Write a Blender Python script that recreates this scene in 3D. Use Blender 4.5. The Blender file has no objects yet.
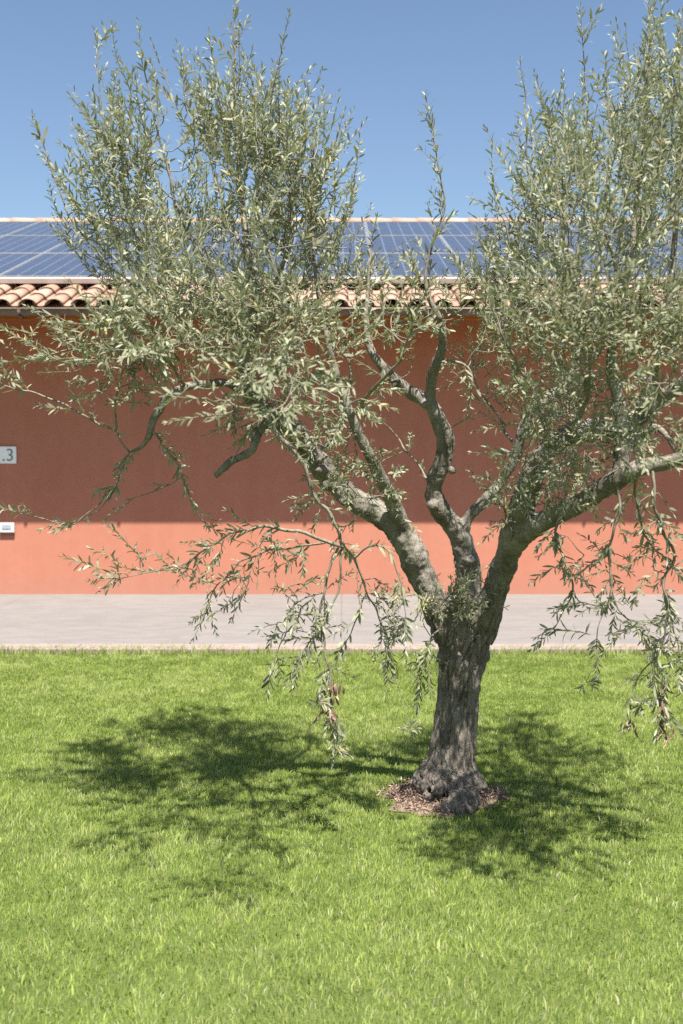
import bpy, bmesh, math, random
import numpy as np
from mathutils import Vector, Matrix, noise, Quaternion

random.seed(11)
rng = np.random.default_rng(11)
R = math.radians
scene = bpy.context.scene
COL = scene.collection

# ------------------------------------------------------------------ camera
W, H = 683, 1024
F_PX = 1160.0
CAM = Vector((0, 0, 1.5))
PITCH = math.atan(57 / F_PX)
cd = bpy.data.cameras.new("camera")
cam = bpy.data.objects.new("camera", cd)
COL.objects.link(cam)
cam.location = CAM
cam.rotation_euler = (math.pi / 2 - PITCH, 0, 0)
cd.sensor_fit = 'VERTICAL'
cd.sensor_height = 36
cd.lens = F_PX / H * 36
cd.clip_end = 2000
cd.dof.use_dof = True
cd.dof.focus_distance = 4.9
cd.dof.aperture_fstop = 3.6
scene.camera = cam
_F = Vector((0, math.cos(PITCH), -math.sin(PITCH)))
_U = Vector((0, math.sin(PITCH), math.cos(PITCH)))


def at(u, v, Y):
    """point of the place seen at photo position (u, v), Y metres in front of the photographer"""
    d = _F + Vector(((u - 341.5) / F_PX, 0, 0)) - _U * ((v - 512) / F_PX)
    return CAM + d * (Y / d.y)


# ------------------------------------------------------------------ light
TO_SUN = Vector((0.10, -0.425, 0.92)).normalized()
world = bpy.data.worlds.new("World")
scene.world = world
world.use_nodes = True
nt = world.node_tree
sky = nt.nodes.new('ShaderNodeTexSky')
sky.sky_type = 'NISHITA'
sky.sun_disc = False
sky.sun_elevation = math.asin(TO_SUN.z)
sky.sun_rotation = math.atan2(TO_SUN.x, TO_SUN.y)
sky.air_density = 1.0
sky.dust_density = 0.7
sky.ozone_density = 2.3
bg = nt.nodes['Background']
bg.inputs['Strength'].default_value = 0.055
nt.links.new(sky.outputs[0], bg.inputs[0])
sl = bpy.data.lights.new("sun", 'SUN')
sl.energy = 4.5
sl.angle = R(0.53)
sl.color = (1.0, 0.975, 0.93)
so = bpy.data.objects.new("sun", sl)
so.rotation_euler = TO_SUN.to_track_quat('Z', 'Y').to_euler()
so.location = (3, -4, 12)
COL.objects.link(so)
scene.view_settings.view_transform = 'Standard'
scene.view_settings.look = 'None'
scene.view_settings.gamma = 1
scene.view_settings.exposure = 1.46
scene.render.engine = 'CYCLES'
scene.cycles.max_bounces = 8
scene.cycles.diffuse_bounces = 4
scene.cycles.transmission_bounces = 6
scene.cycles.transparent_max_bounces = 6
scene.cycles.use_denoising = False
scene.cycles.sample_clamp_indirect = 6


# ------------------------------------------------------------------ helpers
def tag(o, label=None, cat=None, group=None, kind=None):
    if label: o['label'] = label
    if cat: o['category'] = cat
    if group: o['group'] = group
    if kind: o['kind'] = kind
    return o


def empty(name, loc):
    o = bpy.data.objects.new(name, None)
    o.location = loc
    o.empty_display_size = 0.2
    COL.objects.link(o)
    return o


def link(name, me, mat, parent=None):
    o = bpy.data.objects.new(name, me)
    if mat is not None:
        for m in (mat if isinstance(mat, (list, tuple)) else [mat]):
            me.materials.append(m)
    COL.objects.link(o)
    if parent is not None:
        o.parent = parent
        base = Vector(parent.location) if parent.type == 'EMPTY' else Vector((0, 0, 0))   # meshes keep world coordinates
        o.matrix_parent_inverse = Matrix.Translation(-base)
    return o


def np_mesh(name, V, loops, starts, totals, smooth=False):
    me = bpy.data.meshes.new(name)
    me.vertices.add(len(V))
    me.vertices.foreach_set('co', np.asarray(V, np.float32).ravel())
    me.loops.add(len(loops))
    me.loops.foreach_set('vertex_index', np.asarray(loops, np.int32))
    me.polygons.add(len(starts))
    me.polygons.foreach_set('loop_start', np.asarray(starts, np.int32))
    me.polygons.foreach_set('loop_total', np.asarray(totals, np.int32))
    if smooth:
        me.polygons.foreach_set('use_smooth', np.ones(len(starts), bool))
    me.update(calc_edges=True)
    return me


class MB:
    """collects boxes, tubes and sheets into one mesh"""
    def __init__(self):
        self.v, self.f, self.a = [], [], []
        self.rand = 0.5

    def add(self, vs, fs):
        n = len(self.v)
        self.v += [tuple(p) for p in vs]
        self.f += [tuple(i + n for i in f) for f in fs]
        self.a += [self.rand] * len(vs)

    def box(self, x0, x1, y0, y1, z0, z1):
        self.add([(x0, y0, z0), (x1, y0, z0), (x1, y1, z0), (x0, y1, z0), (x0, y0, z1), (x1, y0, z1), (x1, y1, z1), (x0, y1, z1)],
                 [(0, 3, 2, 1), (4, 5, 6, 7), (0, 1, 5, 4), (1, 2, 6, 5), (2, 3, 7, 6), (3, 0, 4, 7)])

    def tube(self, pts, rad, seg=8, caps=True):
        pts = [Vector(p) for p in pts]
        n = len(pts)
        t = (pts[1] - pts[0]).normalized()
        a = t.orthogonal().normalized()
        vs = []
        for i, p in enumerate(pts):
            t2 = (pts[min(i + 1, n - 1)] - pts[max(i - 1, 0)])
            if t2.length < 1e-9: t2 = t
            t2 = t2.normalized()
            a = (a - t2 * a.dot(t2))
            a = a.normalized() if a.length > 1e-6 else t2.orthogonal().normalized()
            b = t2.cross(a)
            r = rad[i] if hasattr(rad, '__len__') else rad
            for k in range(seg):
                w = 2 * math.pi * k / seg
                vs.append(p + a * (r * math.cos(w)) + b * (r * math.sin(w)))
        fs = []
        for i in range(n - 1):
            for k in range(seg):
                k2 = (k + 1) % seg
                fs.append((i * seg + k, i * seg + k2, (i + 1) * seg + k2, (i + 1) * seg + k))
        if caps:
            fs.append(tuple(range(seg - 1, -1, -1)))
            fs.append(tuple((n - 1) * seg + k for k in range(seg)))
        self.add(vs, fs)

    def mesh(self, name, smooth=False, attr=False):
        me = bpy.data.meshes.new(name)
        me.from_pydata(self.v, [], self.f)
        if smooth:
            me.polygons.foreach_set('use_smooth', np.ones(len(me.polygons), bool))
        if attr:
            at_ = me.attributes.new('rnd', 'FLOAT', 'POINT')
            at_.data.foreach_set('value', np.asarray(self.a, np.float32))
        me.update()
        return me

    def build(self, name, mat, parent=None, smooth=False, attr=False, bevel=0.0):
        me = self.mesh(name, smooth, attr)
        o = link(name, me, mat, parent)
        if bevel:
            m = o.modifiers.new('bevel', 'BEVEL')
            m.width = bevel
            m.segments = 2
        return o


class N:
    """small node-graph builder"""
    def __init__(self, name):
        self.m = bpy.data.materials.new(name)
        self.m.use_nodes = True
        self.t = self.m.node_tree
        self.b = self.t.nodes['Principled BSDF']
        self.out = self.t.nodes['Material Output']

    def n(self, typ, **kw):
        nd = self.t.nodes.new(typ)
        for k, v in kw.items():
            if k.startswith('i_'):
                nd.inputs[k[2:].replace('_', ' ')].default_value = v
            else:
                setattr(nd, k, v)
        return nd

    def l(self, a, b):
        self.t.links.new(a, b)

    def pos(self, scale=(1, 1, 1)):
        g = self.n('ShaderNodeNewGeometry')
        mp = self.n('ShaderNodeMapping')
        mp.inputs['Scale'].default_value = scale
        self.l(g.outputs['Position'], mp.inputs['Vector'])
        return mp.outputs[0]

    def noise(self, vec, scale, detail=4, rough=0.55):
        nd = self.n('ShaderNodeTexNoise')
        nd.inputs['Scale'].default_value = scale
        nd.inputs['Detail'].default_value = detail
        nd.inputs['Roughness'].default_value = rough
        self.l(vec, nd.inputs['Vector'])
        return nd.outputs['Fac']

    def ramp(self, fac, stops, interp='LINEAR'):
        r = self.n('ShaderNodeValToRGB')
        r.color_ramp.interpolation = interp
        el = r.color_ramp.elements
        while len(el) < len(stops): el.new(0.5)
        for e, (p, c) in zip(el, stops):
            e.position = p
            e.color = (*c, 1) if len(c) == 3 else c
        self.l(fac, r.inputs['Fac'])
        return r.outputs['Color']

    def mix(self, fac, a, b, mode='MIX'):
        m = self.n('ShaderNodeMix', data_type='RGBA', blend_type=mode)
        if isinstance(fac, (int, float)): m.inputs['Factor'].default_value = fac
        else: self.l(fac, m.inputs['Factor'])
        for key, val in (('A', a), ('B', b)):
            s = [i for i in m.inputs if i.name == key and i.type == 'RGBA'][0]
            if isinstance(val, tuple): s.default_value = (*val, 1)
            else: self.l(val, s)
        return [o for o in m.outputs if o.type == 'RGBA'][0]

    def bump(self, h, strength=0.3, dist=0.01, prev=None):
        b = self.n('ShaderNodeBump')
        b.inputs['Strength'].default_value = strength
        b.inputs['Distance'].default_value = dist
        self.l(h, b.inputs['Height'])
        if prev is not None: self.l(prev, b.inputs['Normal'])
        return b.outputs[0]

    def set(self, color=None, rough=0.8, normal=None, spec=0.3, metal=0.0):
        if color is not None:
            if isinstance(color, tuple): self.b.inputs['Base Color'].default_value = (*color, 1)
            else: self.l(color, self.b.inputs['Base Color'])
        if isinstance(rough, (int, float)): self.b.inputs['Roughness'].default_value = rough
        else: self.l(rough, self.b.inputs['Roughness'])
        self.b.inputs['Specular IOR Level'].default_value = spec
        self.b.inputs['Metallic'].default_value = metal
        if normal is not None: self.l(normal, self.b.inputs['Normal'])
        return self.m


# ------------------------------------------------------------------ materials
def mat_plaster():
    g = N('terracotta_plaster')
    p = g.pos()
    big = g.noise(p, 0.9, 5, 0.6)
    fine = g.noise(p, 9, 6, 0.65)
    c1 = g.ramp(big, [(0.3, (0.405, 0.158, 0.104)), (0.7, (0.435, 0.179, 0.120))])
    c = g.mix(0.25, c1, g.ramp(fine, [(0.35, (0.355, 0.132, 0.078)), (0.7, (0.455, 0.198, 0.126))]))
    # faint vertical rain streaks
    st = g.noise(g.pos((7, 7, 0.25)), 1.0, 3, 0.5)
    c = g.mix(0.18, c, g.ramp(st, [(0.4, (0.36, 0.138, 0.082)), (0.65, (0.435, 0.187, 0.116))]))
    grit = g.noise(p, 160, 3, 0.6)
    geo = g.n('ShaderNodeNewGeometry')
    sp = g.n('ShaderNodeSeparateXYZ')
    g.l(geo.outputs['Position'], sp.inputs[0])
    foot = g.n('ShaderNodeMapRange')          # splash dirt at the foot of the wall
    foot.inputs['From Min'].default_value = 0.05
    foot.inputs['From Max'].default_value = 0.34
    foot.inputs['To Min'].default_value = 1.0
    foot.inputs['To Max'].default_value = 0.0
    g.l(sp.outputs['Z'], foot.inputs['Value'])
    spl = g.n('ShaderNodeMath', operation='MULTIPLY')
    g.l(foot.outputs[0], spl.inputs[0])
    g.l(g.noise(p, 6, 5, 0.7), spl.inputs[1])
    sp2 = g.n('ShaderNodeMath', operation='MULTIPLY')
    sp2.inputs[1].default_value = 0.45
    g.l(spl.outputs[0], sp2.inputs[0])
    c = g.mix(sp2.outputs[0], c, (0.30, 0.19, 0.145))
    return g.set(c, 0.92, g.bump(grit, 0.25, 0.004), 0.15)


def mat_paving():
    g = N('pale_paving')
    p = g.pos()
    big = g.noise(p, 0.7, 5, 0.6)
    fine = g.noise(p, 45, 4, 0.7)
    c = g.ramp(big, [(0.3, (0.180, 0.160, 0.146)), (0.72, (0.207, 0.186, 0.170))])
    c = g.mix(0.3, c, g.ramp(fine, [(0.3, (0.135, 0.12, 0.109)), (0.7, (0.255, 0.232, 0.214))]))
    jn = g.n('ShaderNodeTexBrick')
    jn.offset = 0.0
    jn.inputs['Scale'].default_value = 1.0
    jn.inputs['Brick Width'].default_value = 3.3
    jn.inputs['Row Height'].default_value = 1.1
    jn.inputs['Mortar Size'].default_value = 0.006
    jn.inputs['Color1'].default_value = jn.inputs['Color2'].default_value = (1, 1, 1, 1)
    jn.inputs['Mortar'].default_value = (0.55, 0.52, 0.5, 1)
    g.l(p, jn.inputs['Vector'])
    c = g.mix(0.55, c, g.mix(1.0, c, jn.outputs['Color'], 'MULTIPLY'))
    spots = g.noise(g.pos((1, 2.2, 1)), 3.3, 4, 0.7)
    c = g.mix(0.22, c, g.ramp(spots, [(0.44, (0.145, 0.13, 0.118)), (0.56, (0.23, 0.208, 0.192))]))
    return g.set(c, 0.9, g.bump(fine, 0.3, 0.004), 0.2)


def mat_kerb():
    g = N('kerb_stone')
    p = g.pos()
    c = g.ramp(g.noise(p, 14, 5, 0.65), [(0.3, (0.225, 0.165, 0.138)), (0.7, (0.31, 0.25, 0.22))])
    return g.set(c, 0.9, g.bump(g.noise(p, 90, 3), 0.4, 0.004), 0.2)


def mat_ground():
    g = N('lawn_soil')
    p = g.pos()
    c = g.ramp(g.noise(p, 1.3, 6, 0.7), [(0.3, (0.085, 0.120, 0.025)), (0.7, (0.13, 0.165, 0.04))])
    c = g.mix(0.5, c, g.ramp(g.noise(p, 60, 4, 0.7), [(0.3, (0.03, 0.045, 0.012)), (0.7, (0.12, 0.15, 0.045))]))
    return g.set(c, 0.95, g.bump(g.noise(p, 120, 3), 0.8, 0.01), 0.1)


def mat_litter(name, a, b, c3):
    g = N(name)
    at_ = g.n('ShaderNodeAttribute', attribute_name='rnd')
    c = g.ramp(at_.outputs['Fac'], [(0.0, a), (0.5, b), (1.0, c3)])
    return g.set(c, 0.85, None, 0.2)


def mat_bark():
    g = N('olive_bark')
    geo = g.n('ShaderNodeNewGeometry')
    p = g.pos()
    ridges = g.noise(g.pos((1, 1, 0.16)), 62, 6, 0.65)
    plates = g.noise(g.pos((1, 1, 0.35)), 24, 5, 0.65)
    blot = g.noise(p, 7.5, 5, 0.62)
    sep = g.n('ShaderNodeSeparateXYZ')
    g.l(geo.outputs['Position'], sep.inputs[0])
    old = g.n('ShaderNodeMapRange')            # rough old bark low down, smooth grey bark on the limbs
    old.inputs['From Min'].default_value = 0.70
    old.inputs['From Max'].default_value = 1.15
    g.l(sep.outputs['Z'], old.inputs['Value'])
    c_old = g.ramp(ridges, [(0.28, (0.040, 0.030, 0.022)), (0.44, (0.200, 0.165, 0.130)), (0.72, (0.42, 0.365, 0.30))])
    c_old = g.mix(0.45, c_old, g.ramp(plates, [(0.36, (0.065, 0.05, 0.038)), (0.66, (0.32, 0.27, 0.22))]))
    c_new = g.ramp(blot, [(0.32, (0.120, 0.100, 0.072)), (0.52, (0.30, 0.265, 0.215)), (0.75, (0.46, 0.415, 0.355))])
    c_new = g.mix(0.35, c_new, g.ramp(plates, [(0.38, (0.06, 0.05, 0.037)), (0.62, (0.37, 0.33, 0.28))]))
    lichen = g.ramp(g.noise(p, 19, 5, 0.7), [(0.52, (0, 0, 0)), (0.66, (1, 1, 1))])
    c_new = g.mix(g.mix(0.22, (0.0, 0.0, 0.0), lichen), c_new, (0.155, 0.160, 0.060))
    c = g.mix(old.outputs[0], c_old, c_new)
    nrm = g.bump(ridges, 1.0, 0.02)
    nrm = g.bump(plates, 0.8, 0.02, nrm)
    nrm = g.bump(g.noise(p, 210, 3), 0.5, 0.003, nrm)
    return g.set(c, 0.95, nrm, 0.12)


def mat_twig():
    g = N('twig_bark')
    p = g.pos()
    at_ = g.n('ShaderNodeAttribute', attribute_name='rnd')
    old = g.ramp(g.noise(p, 60, 4), [(0.3, (0.13, 0.108, 0.082)), (0.7, (0.29, 0.252, 0.20))])
    c = g.mix(at_.outputs['Fac'], old, (0.22, 0.215, 0.125))
    return g.set(c, 0.85, g.bump(g.noise(p, 180, 3), 0.4, 0.002), 0.2)


def mat_leaf():
    g = N('olive_leaf')
    at_ = g.n('ShaderNodeAttribute', attribute_name='rnd')
    geo = g.n('ShaderNodeNewGeometry')
    top = g.ramp(at_.outputs['Fac'], [(0.0, (0.100, 0.104, 0.048)), (0.40, (0.228, 0.232, 0.138)),
                                      (0.78, (0.318, 0.314, 0.205)), (0.96, (0.37, 0.35, 0.200)), (1.0, (0.38, 0.30, 0.13))])
    und = g.ramp(at_.outputs['Fac'], [(0.0, (0.28, 0.282, 0.210)), (0.6, (0.355, 0.354, 0.270)), (1.0, (0.375, 0.365, 0.255))])
    c = g.mix(geo.outputs['Backfacing'], top, und)
    g.set(c, 0.42, None, 0.32)
    rr = g.n('ShaderNodeMapRange')
    rr.inputs['To Min'].default_value = 0.52
    rr.inputs['To Max'].default_value = 0.75
    g.l(geo.outputs['Backfacing'], rr.inputs['Value'])
    g.l(rr.outputs[0], g.b.inputs['Roughness'])
    tr = g.n('ShaderNodeBsdfTranslucent')
    tr.inputs['Color'].default_value = (0.28, 0.30, 0.11, 1)
    ms = g.n('ShaderNodeMixShader')
    ms.inputs[0].default_value = 0.22
    g.l(g.b.outputs[0], ms.inputs[1])
    g.l(tr.outputs[0], ms.inputs[2])
    g.l(ms.outputs[0], g.out.inputs['Surface'])
    return g.m


def mat_grass():
    g = N('grass_blades')
    at_ = g.n('ShaderNodeAttribute', attribute_name='rnd')
    c = g.ramp(at_.outputs['Fac'], [(0.0, (0.175, 0.245, 0.040)), (0.35, (0.305, 0.372, 0.076)), (0.70, (0.420, 0.468, 0.138)),
                                    (0.88, (0.47, 0.47, 0.23)), (1.0, (0.56, 0.51, 0.35))])
    g.set(c, 0.7, None, 0.25)
    tr = g.n('ShaderNodeBsdfTranslucent')
    g.l(g.mix(0.5, c, (0.30, 0.48, 0.04)), tr.inputs['Color'])
    ms = g.n('ShaderNodeMixShader')
    ms.inputs[0].default_value = 0.40
    g.l(g.b.outputs[0], ms.inputs[1])
    g.l(tr.outputs[0], ms.inputs[2])
    g.l(ms.outputs[0], g.out.inputs['Surface'])
    return g.m


def mat_tile():
    g = N('clay_tile')
    at_ = g.n('ShaderNodeAttribute', attribute_name='rnd')
    p = g.pos()
    c = g.ramp(at_.outputs['Fac'], [(0.0, (0.30, 0.16, 0.105)), (0.4, (0.36, 0.220, 0.150)), (0.75, (0.40, 0.27, 0.20)), (1.0, (0.46, 0.35, 0.275))])
    c = g.mix(0.35, c, g.ramp(g.noise(p, 16, 5, 0.7), [(0.35, (0.19, 0.10, 0.068)), (0.62, (0.47, 0.335, 0.255))]))
    return g.set(c, 0.9, g.bump(g.noise(p, 90, 3), 0.4, 0.004), 0.2)


def simple(name, a, b, scale=12, rough=0.6, spec=0.4, metal=0.0, bump=0.15, stretch=(1, 1, 1)):
    g = N(name)
    p = g.pos(stretch)
    f = g.noise(p, scale, 4, 0.6)
    return g.set(g.ramp(f, [(0.35, a), (0.68, b)]), rough, g.bump(f, bump, 0.004), spec, metal)


def mat_cells():
    g = N('solar_cells')
    tc = g.n('ShaderNodeTexCoord')
    br = g.n('ShaderNodeTexBrick')
    br.offset = 0.0
    br.inputs['Scale'].default_value = 1.0
    br.inputs['Mortar Size'].default_value = 0.006
    br.inputs['Mortar Smooth'].default_value = 0.1
    br.inputs['Brick Width'].default_value = 0.158
    br.inputs['Row Height'].default_value = 0.158
    br.inputs['Color1'].default_value = (0.034, 0.039, 0.060, 1)
    br.inputs['Color2'].default_value = (0.043, 0.048, 0.070, 1)
    br.inputs['Mortar'].default_value = (0.17, 0.18, 0.20, 1)
    uv = g.n('ShaderNodeUVMap')
    g.l(uv.outputs[0], br.inputs['Vector'])
    g.set(br.outputs['Color'], 0.16, None, 0.5)
    g.b.inputs['Coat Weight'].default_value = 0.0
    g.b.inputs['Coat Roughness'].default_value = 0.05
    return g.m


M = dict(plaster=mat_plaster(), paving=mat_paving(), kerb=mat_kerb(), ground=mat_ground(), bark=mat_bark(), twig=mat_twig(),
         leaf=mat_leaf(), grass=mat_grass(), tile=mat_tile(), cells=mat_cells(),
         litter=mat_litter('dry_leaf_litter', (0.11, 0.066, 0.045), (0.24, 0.155, 0.11), (0.40, 0.29, 0.22)),
         dead=mat_litter('dry_brown_leaf', (0.13, 0.075, 0.05), (0.26, 0.17, 0.12), (0.40, 0.30, 0.22)),
         soil=simple('dry_soil', (0.11, 0.075, 0.052), (0.28, 0.20, 0.15), 40, 0.95, 0.1, 0, 0.8),
         wood=simple('soffit_wood', (0.42, 0.115, 0.016), (0.50, 0.155, 0.028), 5, 0.75, 0.25, 0, 0.15, (0.6, 8, 8)),
         copper=simple('weathered_copper', (0.115, 0.075, 0.056), (0.20, 0.140, 0.110), 10, 0.5, 0.5, 0.35),
         alu=simple('aluminium', (0.24, 0.24, 0.25), (0.31, 0.31, 0.31), 8, 0.45, 0.5, 0.2, 0.05),
         galv=simple('pale_flashing', (0.42, 0.34, 0.30), (0.52, 0.44, 0.40), 5, 0.6, 0.4, 0.1, 0.1),
         plate=simple('white_sign_face', (0.80, 0.80, 0.78), (0.85, 0.85, 0.83), 6, 0.45, 0.4, 0, 0.03),
         digit=simple('grey_lettering', (0.17, 0.175, 0.175), (0.20, 0.205, 0.205), 6, 0.6, 0.3, 0, 0.03),
         plastic=simple('white_plastic', (0.46, 0.46, 0.45), (0.51, 0.51, 0.50), 6, 0.4, 0.5, 0, 0.03),
         lens=simple('grey_plastic', (0.26, 0.29, 0.32), (0.32, 0.35, 0.38), 6, 0.35, 0.5, 0, 0.03),
         boxshade=simple('box_shadow_brown', (0.16, 0.08, 0.055), (0.22, 0.11, 0.08), 6, 0.6, 0.4, 0, 0.05))  # dark brown painted in as the shadow under the wall box

# ------------------------------------------------------------------ setting: ground, paving, kerb
TREE_Y = 5.0
KERB_Y0, KERB_Y1 = 8.66, 8.90
WALL_Y = 12.2
mb = MB()
n = 40
mb.add([(-600, -600, 0), (600, -600, 0), (600, 900, 0), (-600, 900, 0)], [(0, 1, 2, 3)])
tag(mb.build('ground', M['ground']), kind='structure')
mb = MB()
mb.box(-60, 60, KERB_Y1, WALL_Y + 0.02, -0.1, 0.030)
tag(mb.build('pavement', M['paving']), kind='structure')
mb = MB()
x = -30.0
while x < 30:
    mb.box(x, x + 0.994, KERB_Y0, KERB_Y1 - 0.004, -0.15, 0.045 + random.uniform(-.002, .002))
    x += 1.0
tag(mb.build('kerb', M['kerb'], bevel=0.006), kind='structure')

# ------------------------------------------------------------------ building
BX = 16.0
EAVE_Y, EAVE_Z = 11.35, 2.932
SL = 0.30
RIDGE_Y = 18.55


def roof_z(y): return EAVE_Z + SL * (y - EAVE_Y)


RIDGE_Z = roof_z(RIDGE_Y)
BACK_Y = 2 * RIDGE_Y - WALL_Y
bld = tag(empty('terracotta_building', (0, WALL_Y, 0)), 'long low terracotta plastered building with a tiled roof across the lawn', 'building')
mb = MB()
TOP = roof_z(WALL_Y) - 0.10
xs = np.linspace(-BX, BX, 9)
# walls as one closed prism with gable ends
prof = [(WALL_Y, -0.2), (BACK_Y, -0.2), (BACK_Y, TOP), (RIDGE_Y, RIDGE_Z - 0.12), (WALL_Y, TOP)]
mb.add([(-BX, a, b) for a, b in prof] + [(BX, a, b) for a, b in prof],
       [(4, 3, 2, 1, 0), (5, 6, 7, 8, 9)] + [(i, (i + 1) % 5, 5 + (i + 1) % 5, 5 + i) for i in range(5)])
wall = mb.build('wall', M['plaster'], bld)

# soffit boards, and rafters under the eave
mb = MB()
y0 = EAVE_Y + 0.06
nb = 7
for i in range(nb):
    ya = y0 + (WALL_Y - y0) * i / nb
    yb = y0 + (WALL_Y - y0) * (i + 1) / nb - 0.004
    za, zb = roof_z(ya) - 0.055, roof_z(yb) - 0.055
    mb.add([(-BX - .4, ya, za), (BX + .4, ya, za), (BX + .4, yb, zb), (-BX - .4, yb, zb),
            (-BX - .4, ya, za + .02), (BX + .4, ya, za + .02), (BX + .4, yb, zb + .02), (-BX - .4, yb, zb + .02)],
           [(0, 3, 2, 1), (4, 5, 6, 7), (0, 1, 5, 4), (1, 2, 6, 5), (2, 3, 7, 6), (3, 0, 4, 7)])
mb.build('soffit', M['wood'], bld)
mb = MB()
mb.box(-BX - .4, BX + .4, EAVE_Y + 0.032, EAVE_Y + 0.056, EAVE_Z - 0.115, EAVE_Z - 0.012)
mb.build('fascia', M['wood'], bld)

# roof deck (one sheet front and back) with clay tiles
roof = None
mb = MB()
BK = 2 * RIDGE_Y - EAVE_Y
mb.rand = 0.3
pr = [(EAVE_Y + 0.03, roof_z(EAVE_Y + .03) - 0.032), (RIDGE_Y, RIDGE_Z - 0.032), (BK, EAVE_Z - 0.032),
      (BK, EAVE_Z - 0.010), (RIDGE_Y, RIDGE_Z - 0.010), (EAVE_Y + 0.03, roof_z(EAVE_Y + .03) - 0.010)]
e = BX + 0.4
mb.add([(-e, a, b) for a, b in pr] + [(e, a, b) for a, b in pr],
       [(5, 4, 3, 2, 1, 0), (6, 7, 8, 9, 10, 11)] + [(i, (i + 1) % 6, 6 + (i + 1) % 6, 6 + i) for i in range(6)])
PITCHX = 0.252
CL = 0.36           # exposed course length along y
SEG = 7


def half_shell(mb, cx, ya, yb, ra, rb, za, zb, up=1, th=0.012):
    vs, fs = [], []
    for (y, r, z) in ((ya, ra, za), (yb, rb, zb)):
        for rr in (r, r - th):
            for k in range(SEG + 1):
                w = math.pi * k / SEG
                vs.append((cx - rr * math.cos(w), y, z + up * rr * 0.66 * math.sin(w)))
    S = SEG + 1
    for k in range(SEG):
        fs.append((k, k + 1, 2 * S + k + 1, 2 * S + k))                 # outer
        fs.append((S + k + 1, S + k, 3 * S + k, 3 * S + k + 1))         # inner
        fs.append((k + 1, k, S + k, S + k + 1))                         # front lip
        fs.append((2 * S + k, 2 * S + k + 1, 3 * S + k + 1, 3 * S + k)) # back lip
    fs.append((0, 2 * S, 3 * S, S))
    fs.append((S - 1, 2 * S - 1, 4 * S - 1, 3 * S - 1))
    if up < 0: fs = [tuple(reversed(f)) for f in fs]
    mb.add(vs, fs)


ncol = int(2 * e / PITCHX)
ncourse = int((RIDGE_Y - EAVE_Y) / CL) + 1
for j in range(ncourse):
    ya = EAVE_Y - 0.02 + j * CL
    yb = min(ya + CL + 0.07, RIDGE_Y)
    for i in range(ncol + 1):
        cx = -e + i * PITCHX
        hidden = (EAVE_Y + 4 * CL < ya < 17.6) and abs(cx) < 9.4       # under the panels nothing shows
        if hidden: continue
        jx, jy = random.uniform(-.005, .005), random.uniform(-.012, .012)
        mb.rand = min(1, max(0, random.gauss(0.5, 0.27)))
        half_shell(mb, cx + jx, ya + jy, yb, 0.092, 0.074, roof_z(ya) + 0.030, roof_z(yb) + 0.022, 1)
        mb.rand = min(1, max(0, random.gauss(0.35, 0.2)))
        half_shell(mb, cx + PITCHX / 2 + jx, ya + jy + 0.02, yb, 0.080, 0.092, roof_z(ya) + 0.066, roof_z(yb) + 0.056, -1)
roof = mb.build('roof', M['tile'], bld, smooth=True, attr=True)
# back slope course ridges are out of sight: ridge cap tiles along the top
mb = MB()
x = -e
while x < e:
    mb.rand = random.gauss(0.7, 0.2)
    vs, fs = [], []
    for (xx, r) in ((x, 0.125), (x + 0.43, 0.108)):
        for k in range(9):
            w = math.pi * k / 8
            vs.append((xx, RIDGE_Y - r * math.cos(w), RIDGE_Z + 0.05 + r * 0.85 * math.sin(w)))
    for k in range(8): fs.append((k, 9 + k, 10 + k, k + 1))
    mb.add(vs, fs)
    x += 0.40
rc = mb.build('ridge_cap', M['tile'], roof, smooth=True, attr=True)
sm = rc.modifiers.new('thickness', 'SOLIDIFY'); sm.thickness = 0.014

# gutter: half-round channel hung in front of the tiles
mb = MB()
gy, gz, gr = EAVE_Y - 0.055, EAVE_Z - 0.03, 0.066
vs, fs = [], []
gx = np.linspace(-e, e, 18)
ring = []
for k in range(11):
    w = math.pi + math.pi * k / 10
    ring.append((gr * math.cos(w), gr * math.sin(w)))
ring += [(gr - .006) * np.array((math.cos(math.pi + math.pi * k / 10), math.sin(math.pi + math.pi * k / 10))) for k in range(10, -1, -1)]
nr = len(ring)
for xx in gx:
    for a, b in ring: vs.append((xx, gy + a, gz + b))
for i in range(len(gx) - 1):
    for k in range(nr):
        k2 = (k + 1) % nr
        fs.append((i * nr + k, i * nr + k2, (i + 1) * nr + k2, (i + 1) * nr + k))
mb.add(vs, fs)
mb.tube([(-e, gy - gr - .002, gz + .004), (e, gy - gr - .002, gz + .004)], 0.009, 8)
gut = mb.build('gutter', M['copper'], bld)
bm_ = MB()
bm_.box(-0.015, 0.015, gy - gr - 0.010, gy - gr - 0.003, gz - 0.035, gz + 0.018)
bm_.box(-0.015, 0.015, gy - gr * .7 - .005, EAVE_Y + .03, gz - gr - 0.012, gz - gr - 0.003)
bme = bm_.mesh('gutter_bracket')
bme.materials.append(M['copper'])
for i in range(-9, 10):
    o = bpy.data.objects.new('gutter_bracket', bme)
    COL.objects.link(o)
    o.parent = gut
    o.location = (-0.16 + i * 0.98, 0, 0)

# ------------------------------------------------------------------ solar array
PY0, PW, PL, GAP = 12.36, 0.99, 1.955, 0.006
arr = tag(empty('solar_array', (0, PY0, roof_z(PY0) + .1)), 'three rows of dark blue solar panels with pale frames on the tiled roof', 'solar panels')
ang = math.atan(SL)
ca, sa = math.cos(ang), math.sin(ang)
LIFT = 0.111


def on_roof(s, up):   # s metres up the slope from the first panel's lower edge, up metres off the deck
    return PY0 + s * ca - (LIFT + up) * sa * 0, roof_z(PY0 + s * ca) + LIFT + up


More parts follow.
